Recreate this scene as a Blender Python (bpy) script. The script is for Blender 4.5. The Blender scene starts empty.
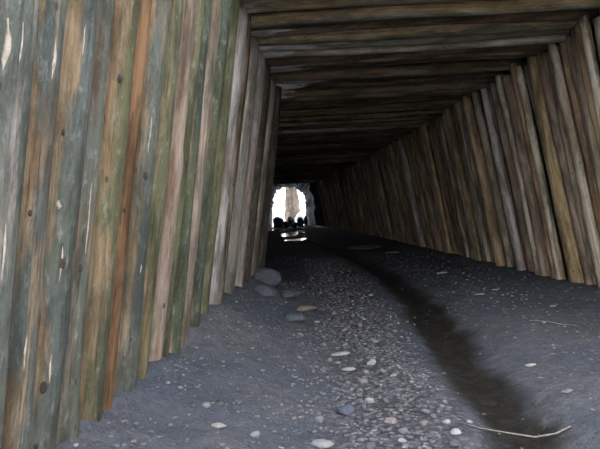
import bpy, bmesh, math, random
import numpy as np
from mathutils import Matrix, Vector

random.seed(7)
rng = np.random.default_rng(11)
scene = bpy.context.scene
COL = scene.collection

# ------------------------------------------------------------------ camera
EYE = 1.35
cam_data = bpy.data.cameras.new('camera')
cam_data.sensor_width = 36.0
cam_data.lens = 36.0 * 560 / 600
cam_data.clip_start = 0.05
cam_data.clip_end = 500
cam = bpy.data.objects.new('camera', cam_data)
COL.objects.link(cam)
cam.matrix_world = (Matrix.Translation((0, 0, EYE)) @ Matrix.Rotation(math.radians(90 - 1.53), 4, 'X')
                    @ Matrix.Rotation(math.radians(-3.0), 4, 'Z'))
scene.camera = cam

# ------------------------------------------------------------------ sky and exposure
world = bpy.data.worlds.new('overcast_sky')
scene.world = world
world.use_nodes = True
bg = world.node_tree.nodes['Background']
bg.inputs['Color'].default_value = (0.92, 0.965, 1.0, 1)
bg.inputs['Strength'].default_value = 1.0
scene.view_settings.view_transform = 'Standard'
scene.view_settings.look = 'None'
scene.view_settings.gamma = 1.0
scene.view_settings.use_curve_mapping = False
scene.view_settings.exposure = 2.55

MOUTH = 0.9           # where the left wall starts, cut short out of view to let in light
ROOF = 4.6            # where the roof starts, set back out of view to admit daylight
RIGHT = -1.0           # where the right wall starts; unseen near stretch added to block light
END = 41.5            # where the timbering ends and bare rock goes on
OUT = 46.0            # far opening
CEIL = 3.35


# ------------------------------------------------------------------ helpers
def lerp_table(t, pts):
    return float(np.interp(t, [p[0] for p in pts], [p[1] for p in pts]))


LEFT_TOP = [(-8, -1.21), (9.3, -0.17), (10.0, -0.32), (11.5, -1.0), (14, -1.75), (20, -2.05), (46, -2.45)]
RIGHT_TOP = [(-8, 3.62), (6.2, 3.34), (16, 3.14), (22, 2.85), (30, 2.25), (42, 1.32), (46, 1.2)]


def left_x(y, z):
    return lerp_table(y, LEFT_TOP) - 0.157 * (CEIL - z)


def right_x(y, z):
    return lerp_table(y, RIGHT_TOP) + 0.167 * (CEIL - z)


_perm = rng.random((256, 256))


def vnoise(x, y, seed=0):
    x = np.asarray(x, float) + seed * 17.31
    y = np.asarray(y, float) + seed * 9.77
    xi = np.floor(x).astype(int); yi = np.floor(y).astype(int)
    fx = x - xi; fy = y - yi
    fx = fx * fx * (3 - 2 * fx); fy = fy * fy * (3 - 2 * fy)
    g = lambda a, b: _perm[a & 255, b & 255]
    return ((g(xi, yi) * (1 - fx) + g(xi + 1, yi) * fx) * (1 - fy)
            + (g(xi, yi + 1) * (1 - fx) + g(xi + 1, yi + 1) * fx) * fy) * 2 - 1


def fbm(x, y, seed=0, octv=4):
    s = 0; a = 0.5; f = 1.0
    for o in range(octv):
        s = s + a * vnoise(np.asarray(x) * f, np.asarray(y) * f, seed + o)
        a *= 0.5; f *= 2.03
    return s


def mesh_obj(name, verts, faces, mat, parent=None, smooth=True):
    me = bpy.data.meshes.new(name)
    me.from_pydata([tuple(v) for v in verts], [], [tuple(f) for f in faces])
    me.update()
    if mat:
        me.materials.append(mat)
    if smooth:
        me.polygons.foreach_set('use_smooth', [True] * len(me.polygons))
    ob = bpy.data.objects.new(name, me)
    COL.objects.link(ob)
    if parent:
        ob.parent = parent
    return ob


def tag(o, label, cat=None, group=None, kind=None):
    o['label'] = label
    if cat: o['category'] = cat
    if group: o['group'] = group
    if kind: o['kind'] = kind
    return o


# ------------------------------------------------------------------ materials
class NT:
    def __init__(self, name):
        self.m = bpy.data.materials.new(name)
        self.m.use_nodes = True
        self.t = self.m.node_tree
        self.b = self.t.nodes['Principled BSDF']
        self.b.inputs['Specular IOR Level'].default_value = 0.3

    def n(self, typ, **kw):
        nd = self.t.nodes.new(typ)
        for k, v in kw.items():
            setattr(nd, k, v)
        return nd

    def put(self, sock, v):
        if isinstance(v, bpy.types.NodeSocket):
            self.t.links.new(v, sock)
        elif v is not None:
            if isinstance(v, (tuple, list)) and len(v) == 3 and sock.type == 'RGBA':
                v = (*v, 1)
            sock.default_value = v

    def math(self, op, a, b=None, c=None, clamp=False):
        nd = self.n('ShaderNodeMath', operation=op, use_clamp=clamp)
        for i, v in enumerate((a, b, c)):
            if v is not None: self.put(nd.inputs[i], v)
        return nd.outputs[0]

    def mix(self, f, a, b, mode='MIX'):
        nd = self.n('ShaderNodeMix', data_type='RGBA', blend_type=mode)
        self.put(nd.inputs[0], f); self.put(nd.inputs[6], a); self.put(nd.inputs[7], b)
        return nd.outputs[2]

    def ramp(self, v, lo, hi, a=0.0, b=1.0):
        nd = self.n('ShaderNodeMapRange', interpolation_type='SMOOTHSTEP')
        self.put(nd.inputs[0], v)
        for i, q in zip((1, 2, 3, 4), (lo, hi, a, b)): self.put(nd.inputs[i], q)
        return nd.outputs[0]

    def noise(self, vec, scale, detail=4, rough=0.55):
        nd = self.n('ShaderNodeTexNoise')
        self.put(nd.inputs['Vector'], vec)
        nd.inputs['Scale'].default_value = scale
        nd.inputs['Detail'].default_value = detail
        nd.inputs['Roughness'].default_value = rough
        return nd.outputs['Fac']

    def mapping(self, vec, scale, loc=None):
        nd = self.n('ShaderNodeMapping')
        self.put(nd.inputs['Vector'], vec)
        nd.inputs['Scale'].default_value = scale
        if loc is not None: self.put(nd.inputs['Location'], loc)
        return nd.outputs[0]

    def oattr(self, name, out='Color'):
        nd = self.n('ShaderNodeAttribute', attribute_type='OBJECT', attribute_name=name)
        return nd.outputs[out]

    def gattr(self, name, out='Color'):
        nd = self.n('ShaderNodeAttribute', attribute_type='GEOMETRY', attribute_name=name)
        return nd.outputs[out]

    def bump(self, h, strength, dist):
        nd = self.n('ShaderNodeBump')
        nd.inputs['Strength'].default_value = strength
        nd.inputs['Distance'].default_value = dist
        self.put(nd.inputs['Height'], h)
        self.put(self.b.inputs['Normal'], nd.outputs[0])


def make_log_material():
    s = NT('weathered_log')
    tc = s.n('ShaderNodeTexCoord').outputs['Object']
    rnd = s.n('ShaderNodeObjectInfo').outputs['Random']
    cmb = s.n('ShaderNodeCombineXYZ')
    off = s.math('MULTIPLY', rnd, 37.0)
    for i in range(3): s.put(cmb.inputs[i], off)
    off = cmb.outputs[0]
    grain = s.noise(s.mapping(tc, (1, 1, 0.04), off), 55, 5, 0.68)
    streak = s.noise(s.mapping(tc, (1, 1, 0.07), off), 17, 5, 0.65)
    patch = s.noise(s.mapping(tc, (1, 1, 0.17), off), 9.5, 6, 0.68)
    blot = s.noise(s.mapping(tc, (1, 1, 0.5), off), 24, 5, 0.7)
    grime = s.noise(s.mapping(tc, (1, 1, 0.3), off), 5.0, 6, 0.7)
    green = s.noise(s.mapping(tc, (1, 1, 0.4), off), 3.1, 3, 0.5)
    sep = s.n('ShaderNodeSeparateXYZ'); s.put(sep.inputs[0], tc)
    tint = s.oattr('tint'); wood = s.oattr('wood'); cover = s.oattr('cover', 'Fac')
    olive = s.oattr('olive', 'Fac'); pale_end = s.oattr('pale_end', 'Fac')
    # bare wood with darker resin streaks
    woodc = s.mix(s.ramp(streak, 0.38, 0.66), wood, s.mix(1.0, wood, (0.62, 0.50, 0.42), 'MULTIPLY'))
    # weathered skin: grey to green
    skin = s.mix(s.math('MULTIPLY', s.ramp(green, 0.38, 0.62), olive), tint, (0.135, 0.130, 0.060))
    skin = s.mix(s.ramp(blot, 0.53, 0.68, 0, 0.7), skin, (0.27, 0.27, 0.255))
    # skin worn off along one flank, made stronger to imitate rounder shading (local -X is the flank towards the mouth)
    flank = s.math('ADD', s.math('MULTIPLY', sep.outputs[1], -1.9), -0.135)
    k = s.math('ADD', s.math('ADD', s.math('MULTIPLY', patch, 0.75), s.math('MULTIPLY', streak, 0.35)), flank)
    k = s.math('ADD', k, s.math('MULTIPLY', s.math('SUBTRACT', cover, 0.5), 0.55))
    mask = s.ramp(k, 0.44, 0.60)
    c = s.mix(mask, woodc, skin)
    # paler colour at the left end of some beams
    pm = s.math('SUBTRACT', s.math('ADD', pale_end, s.math('MULTIPLY', s.math('SUBTRACT', streak, 0.5), 1.6)), sep.outputs[2])
    pm = s.math('MULTIPLY', s.ramp(pm, 0.0, 0.06), s.ramp(pale_end, 0.01, 0.05))
    c = s.mix(pm, c, (0.78, 0.73, 0.70))
    c = s.mix(s.ramp(grime, 0.40, 0.62, 0, 0.85), c, s.mix(1.0, c, (0.34, 0.35, 0.32), 'MULTIPLY'))
    # drying cracks and dark flecks
    c = s.mix(s.ramp(grain, 0.55, 0.70, 0, 0.8), c, s.mix(1.0, c, (0.28, 0.25, 0.23), 'MULTIPLY'))
    c = s.mix(s.ramp(grain, 0.46, 0.32, 0, 0.5), c, s.mix(1.0, c, (1.5, 1.45, 1.4), 'MULTIPLY'))
    vor = s.n('ShaderNodeTexVoronoi')
    s.put(vor.inputs['Vector'], s.mapping(tc, (1, 1, 0.45), off)); vor.inputs['Scale'].default_value = 7
    c = s.mix(s.ramp(vor.outputs['Distance'], 0.075, 0.04, 0, 0.8), c, (0.035, 0.025, 0.02))
    s.put(s.b.inputs['Base Color'], c)
    s.b.inputs['Roughness'].default_value = 0.82
    h = s.math('ADD', s.math('MULTIPLY', grain, -0.5), s.math('MULTIPLY', blot, 0.6))
    s.bump(h, 1.0, 0.03)
    return s.m


def make_simple(name, col, rough=0.85, scale=8, var=0.5, bump=0.5, dist=0.03):
    s = NT(name)
    tc = s.n('ShaderNodeTexCoord').outputs['Object']
    a = s.noise(tc, scale, 5, 0.6)
    b = s.noise(tc, scale * 5.3, 4, 0.6)
    dark = tuple(v * (1 - var) for v in col); lite = tuple(min(1, v * (1 + var)) for v in col)
    c = s.mix(s.ramp(a, 0.3, 0.7), dark, lite)
    c = s.mix(s.ramp(b, 0.55, 0.7, 0, 0.5), c, dark)
    s.put(s.b.inputs['Base Color'], c)
    s.b.inputs['Roughness'].default_value = rough
    s.bump(s.math('ADD', a, s.math('MULTIPLY', b, 0.4)), bump, dist)
    return s.m


def make_floor_material():
    s = NT('muck_and_gravel')
    tc = s.n('ShaderNodeTexCoord').outputs['Object']
    path = s.gattr('path', 'Fac'); wet = s.gattr('wet', 'Fac')
    big = s.noise(tc, 1.3, 4); mid = s.noise(tc, 9, 4, 0.6); fine = s.noise(tc, 55, 3, 0.65)
    v = s.n('ShaderNodeTexVoronoi'); s.put(v.inputs['Vector'], tc); v.inputs['Scale'].default_value = 24
    dirt = s.mix(s.ramp(big, 0.35, 0.65), (0.092, 0.102, 0.128), (0.140, 0.137, 0.145))
    dirt = s.mix(s.ramp(mid, 0.42, 0.66, 0, 0.6), dirt, (0.075, 0.082, 0.102))
    peb = s.mix(s.ramp(v.outputs['Color'], 0.2, 0.9), (0.10, 0.10, 0.115), (0.24, 0.236, 0.255))
    peb = s.mix(s.ramp(v.outputs['Distance'], 0.35, 0.62), peb, (0.07, 0.066, 0.07))
    pm = s.math('MULTIPLY', path, s.ramp(mid, 0.30, 0.58, 0.25, 1.0))
    c = s.mix(pm, dirt, peb)
    c = s.mix(s.ramp(fine, 0.56, 0.72, 0, 0.6), c, (0.05, 0.05, 0.06))
    c = s.mix(s.ramp(fine, 0.42, 0.28, 0, 0.30), c, (0.26, 0.26, 0.285))
    wm = s.ramp(s.math('ADD', wet, s.math('MULTIPLY', s.math('SUBTRACT', mid, 0.5), 0.5)), 0.22, 0.80)
    c = s.mix(wm, c, s.mix(s.ramp(mid, 0.4, 0.6), (0.016, 0.014, 0.012), (0.030, 0.026, 0.021)))
    c = s.mix(1.0, c, (0.80, 0.81, 0.85), 'MULTIPLY')
    s.put(s.b.inputs['Base Color'], c)
    s.put(s.b.inputs['Roughness'], s.math('SUBTRACT', 0.95, s.math('MULTIPLY', wm, 0.25)))
    s.b.inputs['Specular IOR Level'].default_value = 0.2
    h = s.math('ADD', s.math('MULTIPLY', fine, 0.6), s.math('MULTIPLY', s.math('MULTIPLY', v.outputs['Distance'], -0.9), path))
    h = s.math('ADD', h, s.math('MULTIPLY', mid, 1.0))
    s.bump(h, 1.0, 0.05)
    return s.m


def make_stone_material():
    s = NT('loose_stone')
    tc = s.n('ShaderNodeTexCoord').outputs['Object']
    a = s.noise(tc, 30, 4, 0.6)
    t = s.gattr('tint')
    c = s.mix(s.ramp(a, 0.35, 0.65), s.mix(1.0, t, (0.72, 0.72, 0.74), 'MULTIPLY'), t)
    s.put(s.b.inputs['Base Color'], c)
    s.b.inputs['Roughness'].default_value = 0.8
    s.bump(a, 0.5, 0.01)
    return s.m


def make_water():
    s = NT('still_water')
    tc = s.n('ShaderNodeTexCoord').outputs['Object']
    s.put(s.b.inputs['Base Color'], (0.02, 0.02, 0.022))
    s.b.inputs['Roughness'].default_value = 0.06
    s.b.inputs['Specular IOR Level'].default_value = 0.6
    s.bump(s.noise(s.mapping(tc, (1, 0.5, 1)), 2.2, 2), 0.12, 0.05)
    return s.m


M_LOG = make_log_material()
M_FLOOR = make_floor_material()
M_STONE = make_stone_material()
M_WATER = make_water()
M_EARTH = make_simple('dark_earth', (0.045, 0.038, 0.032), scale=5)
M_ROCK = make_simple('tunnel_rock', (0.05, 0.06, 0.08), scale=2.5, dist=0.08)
M_PALE = make_simple('pale_ground', (0.62, 0.63, 0.64), scale=3, var=0.15)
M_BROWN = make_simple('brown_rock', (0.20, 0.155, 0.12), scale=3.5, var=0.35, dist=0.08)
M_KNOT = make_simple('dark_knot', (0.05, 0.036, 0.03), scale=60, var=0.4, dist=0.004)
M_SCAR = make_simple('peeled_wood', (0.40, 0.34, 0.29), scale=40, var=0.3, dist=0.003)
M_TWIG = make_simple('dry_twig', (0.20, 0.18, 0.16), scale=40, var=0.3, dist=0.003)
M_GRASS = make_simple('dry_grass', (0.40, 0.36, 0.27), scale=20, var=0.3, dist=0.003)

# ------------------------------------------------------------------ structure: earth behind the timber
def strip_slab(name, pa, pb, thick, mat):
    """a slab following two polylines pa, pb; thick is the offset vector of its hidden side"""
    n = len(pa)
    v = [Vector(p) for p in pa] + [Vector(p) for p in pb]
    v += [Vector(p) + Vector(thick) for p in pa] + [Vector(p) + Vector(thick) for p in pb]
    f = []
    for i in range(n - 1):
        f.append((i, i + 1, n + i + 1, n + i))
        f.append((2 * n + i, 3 * n + i, 3 * n + i + 1, 2 * n + i + 1))
        f.append((i, 2 * n + i, 2 * n + i + 1, i + 1))
        f.append((n + i, n + i + 1, 3 * n + i + 1, 3 * n + i))
    f.append((0, n, 3 * n, 2 * n)); f.append((n - 1, 3 * n - 1, 4 * n - 1, 2 * n - 1))
    return mesh_obj(name, v, f, mat, smooth=False)


ys = list(np.arange(-1.3, END + 0.6, 0.55))
yl_ = [y for y in ys if y > MOUTH - 0.3]
yr = [y for y in ys if y > ROOF - 0.3]
BACK = 0.30
wall_left = strip_slab('wall_left', [(left_x(y, -0.8) - BACK, y, -0.8) for y in yl_],
                       [(left_x(y, 4.3) - BACK, y, 4.3) for y in yl_], (-0.5, 0, 0), M_EARTH)
tag(wall_left, 'left tunnel wall of upright weathered logs, close beside the viewer', kind='structure')
wall_right = strip_slab('wall_right', [(right_x(y, -0.8) + BACK, y, -0.8) for y in ys if y > RIGHT - 0.3],
                        [(right_x(y, 4.3) + BACK, y, 4.3) for y in ys if y > RIGHT - 0.3], (0.5, 0, 0), M_EARTH)
tag(wall_right, 'right tunnel wall of upright logs leaning inwards at the top', kind='structure')
ceiling = strip_slab('ceiling', [(left_x(y, CEIL) - 1.0, y, CEIL + 0.42) for y in yr],
                     [(right_x(y, CEIL) + 1.0, y, CEIL + 0.42) for y in yr], (0, 0, 0.5), M_EARTH)
tag(ceiling, 'tunnel ceiling of round timber beams laid crosswise', kind='structure')


# ------------------------------------------------------------------ floor
def gully_x(y):
    return np.interp(y, [-6, 2.5, 3.4, 5.0, 6.5, 9.5, 13, 17, 24, 46],
                     [1.05, 1.12, 1.25, 1.36, 1.44, 1.64, 1.50, 1.2, 0.5, -0.3])


def floor_z(x, y):
    x = np.asarray(x, float); y = np.asarray(y, float)
    lf = np.interp(y, [p[0] for p in LEFT_TOP], [p[1] for p in LEFT_TOP]) - 0.157 * 3.2
    rf = np.interp(y, [p[0] for p in RIGHT_TOP], [p[1] for p in RIGHT_TOP]) + 0.167 * 3.3
    near = np.clip((11.5 - y) / 3.0, 0, 1)
    u = np.clip((x - lf) / 1.15, 0, 1)
    bank = (0.34 * near + 0.08) * (1 - u) ** 1.5 * (1 + 0.25 * fbm(x * 1.2, y * 1.2, 3))
    w = np.clip((rf - x) / 2.0, 0, 1)
    rb = 0.12 * (1 - w) ** 1.4
    gx = gully_x(y)
    mound = 0.10 * np.exp(-((x - gx - 0.85) / 0.5) ** 2)
    gully = -0.10 * np.exp(-((x - gx) / 0.26) ** 2)
    z = bank + rb + mound + gully
    z = z + 0.035 * fbm(x * 1.7, y * 1.7, 5, 4) + 0.034 * fbm(x * 6.5, y * 6.5, 8, 4) * np.clip(2.2 - u * 1.7, .5, 2.2)
    fade = np.clip((20 - y) / 12, 0.35, 1)
    return z * fade


def build_floor():
    xs = np.arange(-4.2, 5.4, 0.05)
    yl = [-7.0]
    while yl[-1] < OUT + 0.5:
        yy = yl[-1]
        yl.append(yy + (0.3 if yy < 0.8 else max(0.025, 0.011 * yy)))
    yl = np.array(yl)
    X, Y = np.meshgrid(xs, yl)
    Z = floor_z(X, Y)
    nx, ny = len(xs), len(yl)
    V = np.stack([X.ravel(), Y.ravel(), Z.ravel()], 1)
    idx = np.arange(nx * ny).reshape(ny, nx)
    F = np.stack([idx[:-1, :-1].ravel(), idx[:-1, 1:].ravel(), idx[1:, 1:].ravel(), idx[1:, :-1].ravel()], 1)
    ob = mesh_obj('floor', V.tolist(), F.tolist(), M_FLOOR)
    gx = gully_x(Y)
    wob = 0.16 * fbm(Y * 0.9, X * 0.4, 21, 3)
    wob = wob + 0.10 * fbm(Y * 3.1, X * 3.1, 23, 3)
    wet = np.exp(-((X - gx + wob) / 0.27) ** 2) * np.interp(Y, [2.5, 3.6, 5], [0.72, .9, 1])
    pc = np.interp(Y, [0, 3, 7, 12, 20], [0.42, 0.5, 0.6, 0.55, 0.4])
    path = np.clip(1.25 - np.abs(X - pc + 0.2 * fbm(Y * 0.6, X, 31, 2)) / 0.55, 0, 1)
    path = np.maximum(path, 0.12)
    for nm, arr in (('wet', wet), ('path', path)):
        a = ob.data.attributes.new(nm, 'FLOAT', 'POINT')
        a.data.foreach_set('value', arr.ravel().astype(np.float32))
    tag(ob, 'grey muck and gravel tunnel floor with a dark wet runnel', kind='structure')
    return ob


floor = build_floor()


# ------------------------------------------------------------------ logs
def log_mesh(name, length, r0, r1, seed, seg=14, rings=14, bend=0.02, rough=0.05):
    rd = random.Random(seed)
    ph = [rd.uniform(0, 6.28) for _ in range(10)]
    bx, by = rd.uniform(-bend, bend), rd.uniform(-bend, bend)
    verts = []; faces = []
    # ring heights with a small rounded rim at both ends
    hs = [0.0, 0.012] + [0.012 + (length - 0.024) * (i + 1) / (rings - 1) for i in range(rings - 2)] + [length]
    nubs = [(rd.uniform(0.1, 0.95) * length, rd.uniform(0, 6.28), rd.uniform(0.05, 0.12)) for _ in range(3)]
    for i, h in enumerate(hs):
        t = h / length
        r = r0 + (r1 - r0) * t
        if i == 0 or i == len(hs) - 1: r *= 0.93
        cx = bx * math.sin(math.pi * t) + 0.006 * math.sin(7 * t + ph[0])
        cy = by * math.sin(math.pi * t) + 0.006 * math.sin(6 * t + ph[1])
        for j in range(seg):
            a = 2 * math.pi * j / seg
            q = 1 + rough * (0.5 * math.sin(2 * a + ph[2] + 1.3 * t) + 0.35 * math.sin(3 * a + ph[3] - 2 * t)
                             + 0.3 * math.sin(5 * a + ph[4] + 4 * t) + 0.4 * math.sin(9 * t + ph[5])
                             + 0.25 * math.sin(23 * t + 2 * a + ph[6]))
            for (nh, na, ns) in nubs:
                da = math.atan2(math.sin(a - na), math.cos(a - na))
                q += ns * math.exp(-(da / 0.45) ** 2 - ((h - nh) / 0.08) ** 2)
            verts.append((cx + r * q * math.cos(a), cy + r * q * math.sin(a), h))
    n = len(hs)
    for i in range(n - 1):
        for j in range(seg):
            faces.append((i * seg + j, i * seg + (j + 1) % seg, (i + 1) * seg + (j + 1) % seg, (i + 1) * seg + j))
    faces.append(tuple(range(seg - 1, -1, -1)))
    faces.append(tuple((n - 1) * seg + j for j in range(seg)))
    me = bpy.data.meshes.new(name)
    me.from_pydata(verts, [], faces); me.update()
    me.materials.append(M_LOG)
    sm = [True] * len(me.polygons); sm[-1] = sm[-2] = False
    me.polygons.foreach_set('use_smooth', sm)
    return me


def place_log(name, parent, foot, top, r0, r1, seed, side, tint, wood, cover, olive, pale_end=0.0, seg=14, rings=14, bend=0.02):
    """side: world direction of the log's local -X"""
    foot = Vector(foot); top = Vector(top)
    zax = (top - foot); L = zax.length; zax.normalize()
    xax = -Vector(side); xax = (xax - zax * xax.dot(zax)).normalized()
    yax = zax.cross(xax)
    ob = bpy.data.objects.new(name, log_mesh(name, L, r0, r1, seed, seg, rings, bend))
    COL.objects.link(ob)
    m = Matrix((xax, yax, zax)).transposed().to_4x4(); m.translation = foot
    ob.matrix_world = m
    ob.parent = parent
    ob['tint'] = tuple(tint); ob['wood'] = tuple(wood)
    ob['cover'] = float(cover); ob['olive'] = float(olive); ob['pale_end'] = float(pale_end)
    return ob


def surf_patch(name, log, ang, z, half_w, half_h, mat, lift, label, dome=0.0, n=7):
    """a small pointed patch lying on a log's own surface (knot or peeled scar)"""
    co = np.array([v.co[:] for v in log.data.vertices])
    V = []; F = []
    rows = 9
    for i in range(rows):
        t = -1 + 2 * i / (rows - 1)
        wz = math.sqrt(max(0.0, 1 - t * t)) if dome else max(0.0, 1 - abs(t) ** 1.6)
        zz = z + t * half_h
        for j in range(n):
            s = -1 + 2 * j / (n - 1)
            rag = 1 if dome else 0.75 + 0.5 * math.sin(5.1 * t + 40 * ang) * math.cos(9 * t + z * 30)
            a = ang + s * wz * half_w * rag + (0 if dome else 0.25 * half_w * math.sin(4 * t + 9 * z))
            d = np.array([math.cos(a), math.sin(a)])
            near = np.abs(co[:, 2] - zz) < 0.28
            ca = co[near]
            rr = np.hypot(ca[:, 0], ca[:, 1])
            w = np.exp(-((ca[:, 2] - zz) / 0.10) ** 2) * np.clip((ca[:, :2] @ d) / rr, 0, 1) ** 60
            r = float((w * rr).sum() / (w.sum() + 1e-9))
            e = max(0.0, 1 - t * t) * max(0.0, 1 - s * s)
            r += -0.004 + (lift + 0.004) * math.sqrt(e) + dome * e
            V.append((d[0] * r, d[1] * r, zz))
    for i in range(rows - 1):
        for j in range(n - 1):
            F.append((i * n + j, i * n + j + 1, (i + 1) * n + j + 1, (i + 1) * n + j))
    ob = mesh_obj(name, V, F, mat)
    ob.parent = log
    ob['label'] = label
    return ob


GREY = (0.165, 0.178, 0.158); BLUE = (0.158, 0.174, 0.166); OLV = (0.165, 0.160, 0.095); GRN = (0.085, 0.105, 0.075)
DKBR = (0.085, 0.066, 0.052); LILAC = (0.34, 0.32, 0.31); GBR = (0.22, 0.20, 0.172)
TAN = (0.46, 0.33, 0.21); PINK = (0.42, 0.325, 0.265); ORNG = (0.34, 0.19, 0.10); PALE = (0.52, 0.46, 0.45); YEL = (0.40, 0.31, 0.18)
BRN = (0.24, 0.165, 0.105)
BEI = (0.48, 0.415, 0.33)

# near left wall, from the mouth inwards: place along the wall (m), weathered colour, wood colour, cover, olive
LEFT_LOGS = [(0.96 + 0.215 * k, (GREY, BLUE)[k % 2], (TAN, PINK, TAN)[k % 3], .5, .25) for k in range(4)] + [
    (1.835, GREY, PALE, .50, .1), (2.035, BLUE, TAN, .50, .15), (2.25, BLUE, TAN, .58, .35), (2.455, GREY, PINK, .46, .3), (2.71, OLV, TAN, .46, .6),
    (2.90, OLV, ORNG, .12, .3), (3.196, BLUE, TAN, .56, .25), (3.397, OLV, YEL, .42, .6), (3.71, LILAC, PINK, .10, .0), (3.91, OLV, BRN, .55, .5),
    (4.18, GRN, TAN, .70, .5), (4.39, GBR, PINK, .25, .1), (4.777, GRN, TAN, .60, .7), (5.15, OLV, YEL, .65, .6), (5.54, LILAC, PALE, .35, .0),
    (5.81, DKBR, PINK, .30, .1), (6.51, GBR, BEI, .70, .1), (7.06, LILAC, PALE, .05, .0), (7.60, DKBR, BRN, .85, .1), (8.46, GBR, BEI, .5, .1), (9.20, DKBR, BRN, .8, .1)]

left_objs = []
for i, (yc, tint, wood, cover, olive) in enumerate(LEFT_LOGS):
    gp = yc - LEFT_LOGS[i - 1][0] if i else 0.2
    gn = LEFT_LOGS[i + 1][0] - yc if i + 1 < len(LEFT_LOGS) else 0.28
    r = min(0.155, max(0.092, 0.245 * (gp + gn)))
    rd = random.Random(100 + i)
    light_offset = 0.72 + 0.55 * min(1, max(0, (yc - 2.5) / 5))       # outer logs coloured darker to offset strong daylight at the mouth
    zt = CEIL + rd.uniform(-0.05, 0.03)
    hi = 1.5 < yc < 6
    jy = rd.uniform(-.03, .03)
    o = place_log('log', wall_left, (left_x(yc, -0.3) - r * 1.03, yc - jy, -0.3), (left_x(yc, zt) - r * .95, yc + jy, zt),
                  r * rd.uniform(1.0, 1.06), r * rd.uniform(0.90, 0.98), 500 + i, (0.25, -1, 0), [c * light_offset for c in tint], [c * light_offset for c in wood],
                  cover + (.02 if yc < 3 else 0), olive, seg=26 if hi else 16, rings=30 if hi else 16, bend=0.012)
    left_objs.append(o)
    # recessed logs where the spacing is wide
    nfill = max(0, round(gn / 0.29) - 1)
    for k in range(nfill):
        yf = yc + gn * (k + 1) / (nfill + 1)
        rf = 0.12
        place_log('log', wall_left, (left_x(yf, -0.3) - rf - 0.06, yf, -0.3), (left_x(yf, CEIL) - rf - 0.05, yf, CEIL - .02), rf, rf * .95,
                  800 + i * 5 + k, (0.25, -1, 0), DKBR, BRN, .6, .2, seg=14, rings=12, bend=0.01)

# the wall after the bend
y = 9.36
i = 0
while y < END:
    rd = random.Random(900 + i)
    slope = abs(lerp_table(y + .15, LEFT_TOP) - lerp_table(y - .15, LEFT_TOP)) / 0.3
    step = rd.uniform(0.24, 0.32) / math.sqrt(1 + slope * slope)
    yc = y + step / 2
    r = rd.uniform(0.135, 0.16)
    dx = -r * 0.9 + rd.uniform(-.03, .04)
    place_log('log', wall_left, (left_x(yc, -0.3) + dx, yc, -0.3), (left_x(yc, CEIL) + dx, yc + rd.uniform(-.04, .04), CEIL),
              r, r * 0.92, 2000 + i, (0.25, -1, 0), rd.choice([DKBR, GBR, GREY, OLV]), rd.choice([BRN, PINK, TAN]), rd.uniform(.4, .8),
              rd.uniform(0, .6), seg=10, rings=8)
    y += step; i += 1

# right wall
y = RIGHT
i = 0
while y < END:
    rd = random.Random(3000 + i)
    slope = abs(lerp_table(y + .15, RIGHT_TOP) - lerp_table(y - .15, RIGHT_TOP)) / 0.3
    w = rd.choice([0.12, 0.14, 0.16, 0.19, 0.23])
    step = w / math.sqrt(1 + slope * slope)
    yc = y + step / 2
    r = w * 0.53
    dx = r * 0.85 + rd.choice([-.05, -.03, 0, .02, .06, .09])
    tint, wood, cover, olive = rd.choice([(GBR, BEI, .45, .2), (LILAC, BEI, .45, .1), (GBR, TAN, .4, .4), (OLV, BEI, .5, .7), (DKBR, BRN, .6, .2),
                                          (GREY, BEI, .5, .3), (DKBR, BEI, .6, .2), (GRN, TAN, .6, .6), (LILAC, PALE, .25, .1), (OLV, YEL, .5, .8), (LILAC, PINK, .4, .1)])
    tint = [c * 1.35 for c in tint]; wood = [c * 1.3 for c in wood]
    lean = rd.uniform(-.10, .10)
    zt = CEIL + rd.uniform(-.08, .04)
    hi = 5 < y < 13
    place_log('log', wall_right, (right_x(yc, -0.3) + dx, yc - lean * .5, -0.3), (right_x(yc, zt) + dx, yc + lean * .5, zt),
              r * rd.uniform(1, 1.1), r * rd.uniform(.86, .98), 4000 + i, (-0.2, -1, 0), tint, wood, cover, olive,
              seg=18 if hi else 10, rings=20 if hi else 9, bend=0.03)
    y += step; i += 1

# ceiling beams
y = ROOF
i = 0
while y < END:
    rd = random.Random(6000 + i)
    w = rd.choice([0.15, 0.18, 0.22, 0.26])
    yc = y + w / 2
    r = w * 0.53
    z = CEIL + r * 0.85 + rd.choice([-.06, -.03, 0, .04, .10])
    x0 = left_x(yc, CEIL) - 0.28; x1 = right_x(yc, CEIL) + 0.28
    tint, wood, cover, olive = rd.choice([(OLV, BRN, .45, .3), (DKBR, BRN, .4, .1), (GBR, BRN, .4, .2), (OLV, TAN, .5, .5), (DKBR, TAN, .5, .2), (GRN, BRN, .5, .3),
                                          (GBR, YEL, .5, .2), (LILAC, BEI, .4, .1)])
    tint = [c * 1.3 for c in tint]; wood = [c * 1.2 for c in wood]
    pale_end = rd.choice([0, .55, .8, 1.1]) if 6.3 < yc < 9.4 else (rd.choice([0, 0, 0, .4]))
    lean = rd.uniform(-.05, .05)
    hi = 4.5 < y < 12
    place_log('beam', ceiling, (x0, yc - lean, z + rd.uniform(-.02, .02)), (x1, yc + lean, z + rd.uniform(-.02, .02)), r * rd.uniform(.95, 1.08), r * rd.uniform(.9, 1.05),
              7000 + i, (0, -1, -0.3), tint, wood, cover, olive, pale_end, seg=16 if hi else 10, rings=22 if hi else 9, bend=0.03)
    y += w; i += 1

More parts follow.
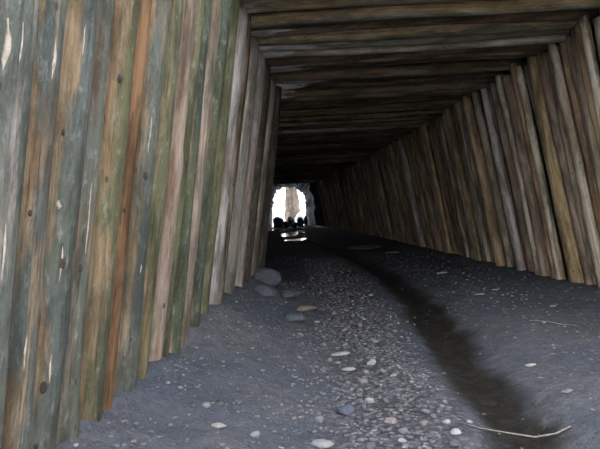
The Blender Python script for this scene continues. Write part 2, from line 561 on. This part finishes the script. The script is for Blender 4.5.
# knots and peeled scars on the nearest logs: (log number, angle on log, height, half angle, half height)
# on these logs an angle of -pi looks to the mouth and -pi/2 across the tunnel
A_ = 4
for k, a, z, hw, hh in [(A_ + 4, -2.5, 2.05, .17, .026), (A_ + 2, -2.2, 1.22, .17, .030), (A_ + 2, -2.7, 1.73, .10, .016), (A_ + 6, -2.5, 1.62, .14, .026),
                        (A_ + 2, -2.5, .73, .18, .030), (A_ + 5, -2.3, 1.43, .12, .016), (A_ + 3, -2.4, 1.18, .13, .022), (A_ + 2, -2.6, .50, .10, .018),
                        (A_ + 8, -2.2, .80, .08, .022), (A_ + 9, -2.2, 1.75, .14, .035), (A_ + 1, -2.6, 1.42, .09, .014)]:
    surf_patch('knot', left_objs[k], a, z + 0.3, hw, hh, M_KNOT, 0.002, 'dark knot', dome=0.005)
for k, a, z, hw, hh in [(A_, -2.7, 1.95, .16, .10), (A_, -2.25, 1.97, .06, .08), (A_, -2.6, 1.40, .12, .16), (A_, -2.2, 1.30, .06, .12), (A_ + 1, -2.2, 1.97, .12, .09),
                        (A_ + 2, -2.25, 2.10, .05, .08), (A_ + 2, -2.6, 1.45, .14, .022), (A_ + 2, -2.25, 1.22, .06, .09), (A_ + 1, -2.3, .92, .07, .08), (A_ + 3, -2.2, 1.40, .06, .2),
                        (A_ + 2, -2.3, .80, .06, .07), (A_ + 6, -2.5, 1.85, .07, .13), (A_ + 6, -2.3, 1.1, .05, .03)]:
    surf_patch('bark_scar', left_objs[k], a, z + 0.3, hw, hh, M_SCAR, 0.003, 'pale peeled scar')

# ------------------------------------------------------------------ far end: bare rock opening
def far_opening():
    n = 44
    cx, base = -0.84, -0.4
    prof = []
    for k in range(n + 1):
        a = math.pi * k / n
        # rounded doorway profile, x half width 1.4, top 3.25
        c, s_ = math.cos(a), math.sin(a)
        px = 1.40 * math.copysign(abs(c) ** 0.62, c)
        pz = base + 3.62 * abs(s_) ** 0.5
        prof.append((px, pz))
    V = []; F = []
    secs = [(END - 0.2, 1.42, 0.5), (END + 1.2, 1.30, 0.35), (43.8, 1.15, 0.15), (45.0, 1.05, 0.05), (OUT, 1.0, 0.0), (OUT + 0.5, 1.1, 0.1)]
    for si, (yy, sc, dz) in enumerate(secs):
        for k, (px, pz) in enumerate(prof):
            j = 0.26 * float(fbm(k * 0.75, si * 1.7, 40, 3)) * 2
            V.append((cx + px * sc + j * (1 if px > 0 else -1) * .6, yy + 0.15 * float(vnoise(k * .6, si, 50)), pz * (1 + 0.03 * si * 0) + dz + j * 0.5 * (pz > 1)))
    m = n + 1
    for si in range(len(secs) - 1):
        for k in range(n):
            F.append((si * m + k, (si + 1) * m + k, (si + 1) * m + k + 1, si * m + k + 1))
    # flange in the plane of the opening so the rock closes up to a cliff face
    b0 = len(V)
    for k, (px, pz) in enumerate(prof):
        a = math.pi * k / n
        V.append((cx + 9 * math.cos(a), OUT + 0.8, base + 9 * math.sin(a)))
    so = (len(secs) - 1) * m
    for k in range(n):
        F.append((so + k, b0 + k, b0 + k + 1, so + k + 1))
    # and at the timber end
    b1 = len(V)
    for k, (px, pz) in enumerate(prof):
        a = math.pi * k / n
        V.append((cx + 6 * math.cos(a), END, base + 6 * math.sin(a)))
    for k in range(n):
        F.append((k, k + 1, b1 + k + 1, b1 + k))
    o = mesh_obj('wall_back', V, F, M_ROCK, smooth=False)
    tag(o, 'ragged rock rim around the bright opening at the far end', kind='structure')


far_opening()

# ground outside both ends
def ground_patch(name, x0, x1, y0, y1, z, mat, label, amp=0.15, n=40):
    X, Y = np.meshgrid(np.linspace(x0, x1, n), np.linspace(y0, y1, n))
    Z = z + amp * fbm(X * 0.35, Y * 0.35, 61, 3)
    idx = np.arange(n * n).reshape(n, n)
    F = np.stack([idx[:-1, :-1].ravel(), idx[:-1, 1:].ravel(), idx[1:, 1:].ravel(), idx[1:, :-1].ravel()], 1)
    o = mesh_obj(name, np.stack([X.ravel(), Y.ravel(), Z.ravel()], 1).tolist(), F.tolist(), mat)
    tag(o, label, kind='structure')


ground_patch('outside_ground_1', -25, 25, OUT + 0.4, 100, 0.35, M_PALE, 'pale bright ground outside the far opening')
ground_patch('outside_ground_2', -20, 20, -40, -6.9, -0.05, M_PALE, 'open ground in front of the tunnel mouth', 0.05)


# ------------------------------------------------------------------ stones
def rock_shape(seed, sub=2, rough=0.25):
    bm = bmesh.new()
    bmesh.ops.create_icosphere(bm, subdivisions=sub, radius=1)
    rd = random.Random(seed)
    ax = [(Vector((rd.gauss(0, 1), rd.gauss(0, 1), rd.gauss(0, 1))).normalized(), rd.uniform(0.55, 0.9)) for _ in range(7)]
    ph = [rd.uniform(0, 6.28) for _ in range(3)]
    for v in bm.verts:
        p = v.co.copy()
        for a, d in ax:
            q = p.dot(a)
            if q > d: p -= a * (q - d) * 0.85          # chop facets
        p *= 1 + rough * 0.3 * math.sin(3 * p.x + ph[0]) * math.sin(3 * p.y + ph[1]) + rough * 0.15 * math.sin(6 * p.z + ph[2])
        v.co = p
    V = np.array([v.co[:] for v in bm.verts]); F = [tuple(v.index for v in f.verts) for f in bm.faces]
    bm.free()
    return V, F


STONE_TINTS = [(0.24, 0.24, 0.27), (0.31, 0.31, 0.33), (0.18, 0.18, 0.21), (0.27, 0.24, 0.235), (0.38, 0.38, 0.39), (0.13, 0.14, 0.17), (0.26, 0.23, 0.24), (0.21, 0.225, 0.26)]


def stone(name, x, y, sx, sy, sz, rot, seed, tint, mat=None, sink=0.35, z=None, tilt=0.0):
    V, F = rock_shape(seed)
    o = mesh_obj(name, (V * np.array([sx, sy, sz])).tolist(), F, mat or M_STONE, smooth=False)
    a = o.data.color_attributes.new('tint', 'FLOAT_COLOR', 'POINT')
    a.data.foreach_set('color', np.tile(np.array([*tint, 1.0], np.float32), len(V)))
    zz = float(floor_z(x, y)) if z is None else z
    o.location = (x, y, zz + sz * (1 - 2 * sink) * 0.8)
    o.rotation_euler = (tilt, tilt * .5, rot)
    return o


# conspicuous single stones
SINGLE = [
    (0.02, 7.0, .20, .11, .07, .5, (0.38, 0.31, 0.25), 'stone', 'flat brownish slab lying at the foot of the left muck bank', .2),
    (-0.12, 7.9, .15, .12, .10, .9, (0.17, 0.18, 0.21), 'stone', 'dark angular stone on the left bank beside the log wall end', .25),
    (-0.52, 8.20, .22, .26, .15, .4, (0.17, 0.19, 0.225), 'clod', 'largest blue grey muck clod against the last logs of the left wall', .2),
    (-0.22, 7.45, .15, .13, .08, 1.4, (0.13, 0.15, 0.185), 'clod', 'dark muck clod between the brownish slab and the left wall', .2),
    (-0.50, 7.25, .17, .15, .09, 2.2, (0.17, 0.185, 0.22), 'clod', 'muck clod on the bank nearest to the pale lilac logs', .2),
    (-0.12, 6.35, .14, .11, .06, .2, (0.16, 0.175, 0.21), 'clod', 'low muck clod on the bank, just nearer than the brownish slab', .25),
    (0.30, 5.1, .13, .07, .035, .2, (0.50, 0.50, 0.53), 'stone', 'broad pale flat stone in the middle of the gravel path', .3),
    (0.34, 4.6, .08, .05, .03, .1, (0.55, 0.52, 0.52), 'stone', 'small whitish flat stone just nearer than the broad pale one', .3),
    (0.55, 4.75, .07, .05, .045, .6, (0.56, 0.55, 0.56), 'stone', 'pale pointed stone right of the middle of the path', .25),
    (0.24, 3.65, .09, .07, .05, .4, (0.13, 0.15, 0.21), 'stone', 'dark blue grey stone in the near gravel path', .3),
    (0.42, 3.85, .05, .045, .04, .4, (0.58, 0.57, 0.58), 'stone', 'rounded white pebble at the right of the dark blue stone', .25),
    (0.05, 3.15, .11, .06, .04, -.3, (0.40, 0.40, 0.41), 'stone', 'long light grey stone at the left edge of the near path', .3),
    (-0.02, 2.78, .11, .08, .045, .5, (0.19, 0.21, 0.26), 'stone', 'blue grey flat stone at the bottom edge of the picture', .3),
    (0.50, 3.45, .06, .05, .04, .9, (0.42, 0.33, 0.32), 'stone', 'pinkish stone in the near gravel', .3),
    (-0.52, 3.10, .07, .04, .025, .2, (0.45, 0.42, 0.41), 'stone', 'pale flat stone lying on the left muck bank', .3),
    (-0.62, 3.3, .05, .04, .03, .2, (0.36, 0.34, 0.34), 'stone', 'small grey stone further back on the left muck bank', .3),
    (0.85, 3.25, .045, .035, .035, .2, (0.58, 0.58, 0.60), 'stone', 'white pebble on the near edge of the wet runnel', .25),
    (0.84, 3.42, .035, .03, .028, .5, (0.50, 0.50, 0.51), 'stone', 'small pale pebble behind the white one at the runnel edge', .25),
    (0.72, 2.98, .05, .04, .035, .5, (0.60, 0.59, 0.60), 'stone', 'bright pebble at the path edge left of the runnel', .25),
    (1.02, 8.5, .05, .04, .04, 0, (0.62, 0.62, 0.62), 'stone', 'lone white pebble beside the dark runnel further back', .25),
    (2.30, 7.3, .10, .05, .03, .1, (0.50, 0.49, 0.47), 'stone', 'pale flat chip on the right muck slope, nearer of two', .3),
    (2.62, 7.6, .08, .04, .025, .1, (0.46, 0.46, 0.46), 'stone', 'pale flat chip on the right muck slope, further of two', .3),
    (2.45, 9.8, .16, .06, .04, .4, (0.46, 0.45, 0.42), 'stone', 'long pale splinter of stone below the right log wall', .3),
    (1.75, 4.35, .07, .025, .02, .15, (0.58, 0.57, 0.52), 'wood_chip', 'whitish wood chip on the muck right of the runnel', .2),
    (1.70, 3.65, .08, .03, .02, .5, (0.33, 0.31, 0.31), 'wood_chip', 'dull grey wood chip near the bend of the runnel', .2),
    (2.05, 17.6, .75, .9, .10, .2, (0.55, 0.58, 0.62), 'stone', 'low broad pale shape imitating a sheen on the floor by the right wall, far back', .3),  # this and the next pale shape stand in for a bluish floor sheen
    (2.45, 15.2, .35, .12, .06, .5, (0.55, 0.56, 0.58), 'stone', 'pale slanted shape imitating a sheen at the foot of the right wall, far back', .3),
    (2.9, 6.5, .09, .04, .025, .6, (0.42, 0.41, 0.40), 'stone', 'grey flat stone on the muck below the rightmost logs', .3),
]
for k, (x, y, sx, sy, sz, rot, tint, nm, lab, sink) in enumerate(SINGLE):
    o = stone(nm, x, y, sx * (1 if nm == 'clod' else .75), sy * (1 if nm == 'clod' else .8), sz * (1 if nm == 'clod' else .65), rot, 50 + k, tuple(c * .55 for c in tint), sink=sink + .05)
    tag(o, lab, nm.replace('_', ' '))


def path_spot(rd, spread=0.42):
    y = 2.2 + 13 * rd.random() ** 1.8
    pc = float(np.interp(y, [0, 3, 7, 12, 20], [0.42, 0.5, 0.6, 0.55, 0.4]))
    return pc + rd.gauss(0, spread) * (0.75 if y > 4 else 1), y


rd = random.Random(77)
variants = []
for k in range(10):
    V, F = rock_shape(200 + k)
    tint = tuple(c * .8 for c in STONE_TINTS[k % 8])
    me = bpy.data.meshes.new('pebble')
    me.from_pydata((V * np.array([1, rd.uniform(.6, .95), rd.uniform(.4, .65)])).tolist(), [], F); me.update()
    me.materials.append(M_STONE)
    a = me.color_attributes.new('tint', 'FLOAT_COLOR', 'POINT')
    a.data.foreach_set('color', np.tile(np.array([*tint, 1.0], np.float32), len(V)))
    variants.append(me)
placed = [(s[0], s[1], s[2]) for s in SINGLE]
cnt = 0
while cnt < 150:
    x, y = path_spot(rd, 0.34)
    sc = rd.uniform(0.017, 0.036) * (1 + 0.03 * y)
    if x < -0.4 or x > gully_x(y) - 0.25 or any((x - px) ** 2 + (y - py) ** 2 < (pr + sc) ** 2 for px, py, pr in placed):
        continue
    placed.append((x, y, sc))
    o = bpy.data.objects.new('pebble', variants[cnt % 10]); COL.objects.link(o)
    o.scale = (sc, sc, sc)
    o.location = (x, y, float(floor_z(x, y)) + sc * 0.22)
    o.rotation_euler = (rd.uniform(-.3, .3), rd.uniform(-.3, .3), rd.uniform(0, 6.28))
    tone = ('grey', 'light grey', 'dark grey', 'brownish', 'pale', 'very dark', 'reddish grey', 'bluish grey')[(cnt % 10) % 8]
    zone = 'at the near end of the path' if y < 3.6 else ('halfway along the gravel path' if y < 6 else 'further back on the gravel path')
    tag(o, 'loose %s pebble lying %s' % (tone, zone), 'pebble', 'loose pebbles in the gravel path')
    cnt += 1


def gravel(name, count, spot, smin, smax, label, seed):
    rd = random.Random(seed)
    base = []
    for k in range(8):
        bm = bmesh.new(); bmesh.ops.create_icosphere(bm, subdivisions=1, radius=1)
        r2 = random.Random(seed + k)
        for v in bm.verts: v.co *= r2.uniform(0.7, 1.1)
        base.append((np.array([v.co[:] for v in bm.verts]), np.array([[v.index for v in f.verts] for f in bm.faces]))); bm.free()
    VV = []; FF = []; CC = []; n0 = 0
    PL = np.array(placed)
    for k in range(count):
        x, y = spot(rd)
        if abs(x - gully_x(y)) < 0.33 and rd.random() < .93: continue
        if np.any((PL[:, 0] - x) ** 2 + (PL[:, 1] - y) ** 2 < (PL[:, 2] * 1.25 + 0.04) ** 2): continue
        sc = rd.uniform(smin, smax) * (1 + 0.04 * y)
        V, F = base[k % 8]
        a = rd.uniform(0, 6.28); ca, sa = math.cos(a), math.sin(a)
        W = V * np.array([sc, sc * rd.uniform(.5, .95), sc * rd.uniform(.35, .6)])
        W = np.stack([W[:, 0] * ca - W[:, 1] * sa + x, W[:, 0] * sa + W[:, 1] * ca + y, W[:, 2] + float(floor_z(x, y)) + sc * .12], 1)
        VV.append(W); FF.append(F + n0); n0 += len(V)
        t = np.array(rd.choice(STONE_TINTS)) * rd.uniform(.42, 0.80)
        CC.append(np.tile(np.array([*t, 1.0], np.float32), (len(V), 1)))
    o = mesh_obj(name, np.concatenate(VV).tolist(), np.concatenate(FF).tolist(), M_STONE, smooth=False)
    a = o.data.color_attributes.new('tint', 'FLOAT_COLOR', 'POINT')
    a.data.foreach_set('color', np.concatenate(CC).ravel())
    tag(o, label, 'gravel', kind='stuff')


def sparse_spot(rd):
    y = 2.0 + 14 * rd.random() ** 1.6
    return rd.uniform(left_x(y, 0.2) + 0.1, right_x(y, 0.1) - 0.1), y


def bank_spot(rd):
    y = 2.2 + 8 * rd.random() ** 1.4
    return left_x(y, 0.3) + 0.05 + 1.1 * rd.random() ** 1.3, y


gravel('gravel', 11000, lambda r: path_spot(r, 0.40) if r.random() < .6 else (sparse_spot(r) if r.random() < .8 else bank_spot(r)), 0.006, 0.019, 'fine mixed grey gravel and grit strewn over the path and banks', 300)


# ------------------------------------------------------------------ twig
def twig(name, pts, r, label, group=None):
    V = []; F = []
    seg = 6
    P = [Vector((x, y, float(floor_z(x, y)) + dz)) for x, y, dz in pts]
    for i, p in enumerate(P):
        d = (P[min(i + 1, len(P) - 1)] - P[max(i - 1, 0)]).normalized()
        s = d.cross(Vector((0, 0, 1))).normalized(); u = s.cross(d)
        rr = r * (1 - 0.5 * i / (len(P) - 1))
        for j in range(seg):
            a = 2 * math.pi * j / seg
            V.append(p + s * math.cos(a) * rr + u * math.sin(a) * rr)
    for i in range(len(P) - 1):
        for j in range(seg):
            F.append((i * seg + j, i * seg + (j + 1) % seg, (i + 1) * seg + (j + 1) % seg, (i + 1) * seg + j))
    F.append(tuple(range(seg - 1, -1, -1))); F.append(tuple((len(P) - 1) * seg + j for j in range(seg)))
    o = mesh_obj(name, V, F, M_TWIG)
    tag(o, label, 'twig', group)


twig('twig', [(1.50, 3.20, .012), (1.40, 3.17, .02), (1.28, 3.17, .05), (1.14, 3.24, .05), (1.02, 3.33, .012), (0.90, 3.42, .008)], 0.006,
     'thin pale twig lying across the near end of the wet runnel')
twig('twig', [(2.25, 5.6, .01), (2.38, 5.5, .012), (2.5, 5.38, .01), (2.62, 5.36, .01)], 0.005, 'thin twig lying on the muck slope below the right wall')

# ------------------------------------------------------------------ puddles near the far end
def puddle(x, y, rx, ry, seed, label):
    n = 36
    V = []; rd = random.Random(seed); ph = [rd.uniform(0, 6.28) for _ in range(4)]
    zs = float(np.max(floor_z(np.linspace(x - rx, x + rx, 9)[:, None] + np.zeros((1, 9)), np.linspace(y - ry, y + ry, 9)[None, :] + np.zeros((9, 1)))))
    z = 0.55 * zs + 0.008
    for ring, sc in ((0, 0.0), (1, 0.6), (2, 1.0)):
        for k in range(1 if ring == 0 else n):
            a = 2 * math.pi * k / n
            q = 1 + .22 * math.sin(2 * a + ph[0]) + .16 * math.sin(3 * a + ph[1]) + .1 * math.sin(5 * a + ph[2])
            V.append((x + rx * sc * q * math.cos(a), y + ry * sc * q * math.sin(a), z))
    F = [(0, 1 + k, 1 + (k + 1) % n) for k in range(n)]
    F += [(1 + k, 1 + n + k, 1 + n + (k + 1) % n, 1 + (k + 1) % n) for k in range(n)]
    # a shallow body under the surface
    b = len(V)
    for k in range(n):
        p = V[1 + n + k]; V.append((p[0], p[1], p[2] - 0.05))
    F += [(1 + n + k, b + k, b + (k + 1) % n, 1 + n + (k + 1) % n) for k in range(n)]
    F.append(tuple(b + k for k in range(n - 1, -1, -1)))
    o = mesh_obj('puddle', V, F, M_WATER, smooth=False)
    tag(o, label, 'puddle', 'puddles near the far opening')


puddle(-0.20, 25.0, .38, 1.0, 1, 'nearest puddle on the dark floor, mirroring the far opening')
puddle(-0.50, 31.5, .62, 2.6, 2, 'middle puddle on the dark floor before the far opening')
puddle(-0.70, 39.5, 1.15, 2.2, 3, 'widest puddle, just before the boulders of the far opening')

# ------------------------------------------------------------------ boulders in the far opening and rock outside
BOULDERS = [(-1.72, 44.5, .46, .62), (-.72, 44.8, .52, .56), (.02, 43.9, .32, .50), (.44, 44.9, .20, .58), (-1.15, 43.3, .34, .34), (-.42, 43.2, .30, .30)]
names = ['large dark boulder at the left jamb of the far opening', 'large dark boulder in the middle of the far opening', 'dark boulder right of the middle in the far opening',
         'smaller dark boulder at the right jamb of the far opening', 'low dark boulder in front, left of the middle of the far opening', 'low dark boulder in front, right of the middle of the far opening']
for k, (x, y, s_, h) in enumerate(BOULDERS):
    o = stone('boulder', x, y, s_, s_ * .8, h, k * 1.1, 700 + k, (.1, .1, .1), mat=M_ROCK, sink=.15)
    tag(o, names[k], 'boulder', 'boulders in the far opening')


def pillar():
    V = []; F = []
    seg, rows = 18, 16
    for i in range(rows):
        t = i / (rows - 1)
        h = 0.1 + 4.2 * t
        r = 0.62 * (1.12 - 0.25 * t) * (1 + 0.10 * math.sin(5 * t + 1))
        if i == rows - 1: r *= 0.45
        for j in range(seg):
            a = 2 * math.pi * j / seg
            q = 1 + 0.22 * float(fbm(3 * math.cos(a) + 4, 3 * math.sin(a) + 3 * t, 90, 3)) * 1.6
            V.append((r * q * math.cos(a) - 0.12 * t, r * q * math.sin(a) * .8, h))
    for i in range(rows - 1):
        for j in range(seg):
            F.append((i * seg + j, i * seg + (j + 1) % seg, (i + 1) * seg + (j + 1) % seg, (i + 1) * seg + j))
    F.append(tuple((rows - 1) * seg + j for j in range(seg))); F.append(tuple(range(seg - 1, -1, -1)))
    o = mesh_obj('rock_pillar', V, F, M_BROWN, smooth=False)
    o.location = (-0.55, 50.5, 0)
    tag(o, 'brown pillar of rock standing in the light outside the far opening', 'rock')


pillar()
o = stone('boulder', 0.0, 49.3, .6, .5, .55, .3, 720, (.5, .5, .5), mat=M_PALE, sink=.25, z=.35)
tag(o, 'pale boulder lying outside at the foot of the brown pillar', 'boulder')


def grass_tuft(x, y, n, h, seed, label):
    rd = random.Random(seed); V = []; F = []
    for k in range(n):
        a = rd.uniform(0, 6.28); r = rd.uniform(0, .28); hh = h * rd.uniform(.6, 1)
        bx, by = r * math.cos(a), r * math.sin(a); lx, ly = rd.uniform(-.25, .25), rd.uniform(-.2, .2)
        b = len(V)
        for t, w in ((0, .018), (.5, .014), (1, .003)):
            for c in range(3):
                an = 2.09 * c
                V.append((bx + lx * t * t + w * math.cos(an), by + ly * t * t + w * math.sin(an), hh * t))
        for s_ in range(2):
            for c in range(3):
                F.append((b + s_ * 3 + c, b + s_ * 3 + (c + 1) % 3, b + s_ * 3 + 3 + (c + 1) % 3, b + s_ * 3 + 3 + c))
    o = mesh_obj('grass_tuft', V, F, M_GRASS)
    o.location = (x, y, .2)
    tag(o, label, 'grass', 'dry grass outside the far opening')


grass_tuft(-2.35, 51, 26, 1.5, 1, 'leftmost tuft of tall dry grass outside the far opening')
grass_tuft(-1.75, 52, 22, 1.2, 2, 'tuft of dry grass outside, nearest to the brown pillar')
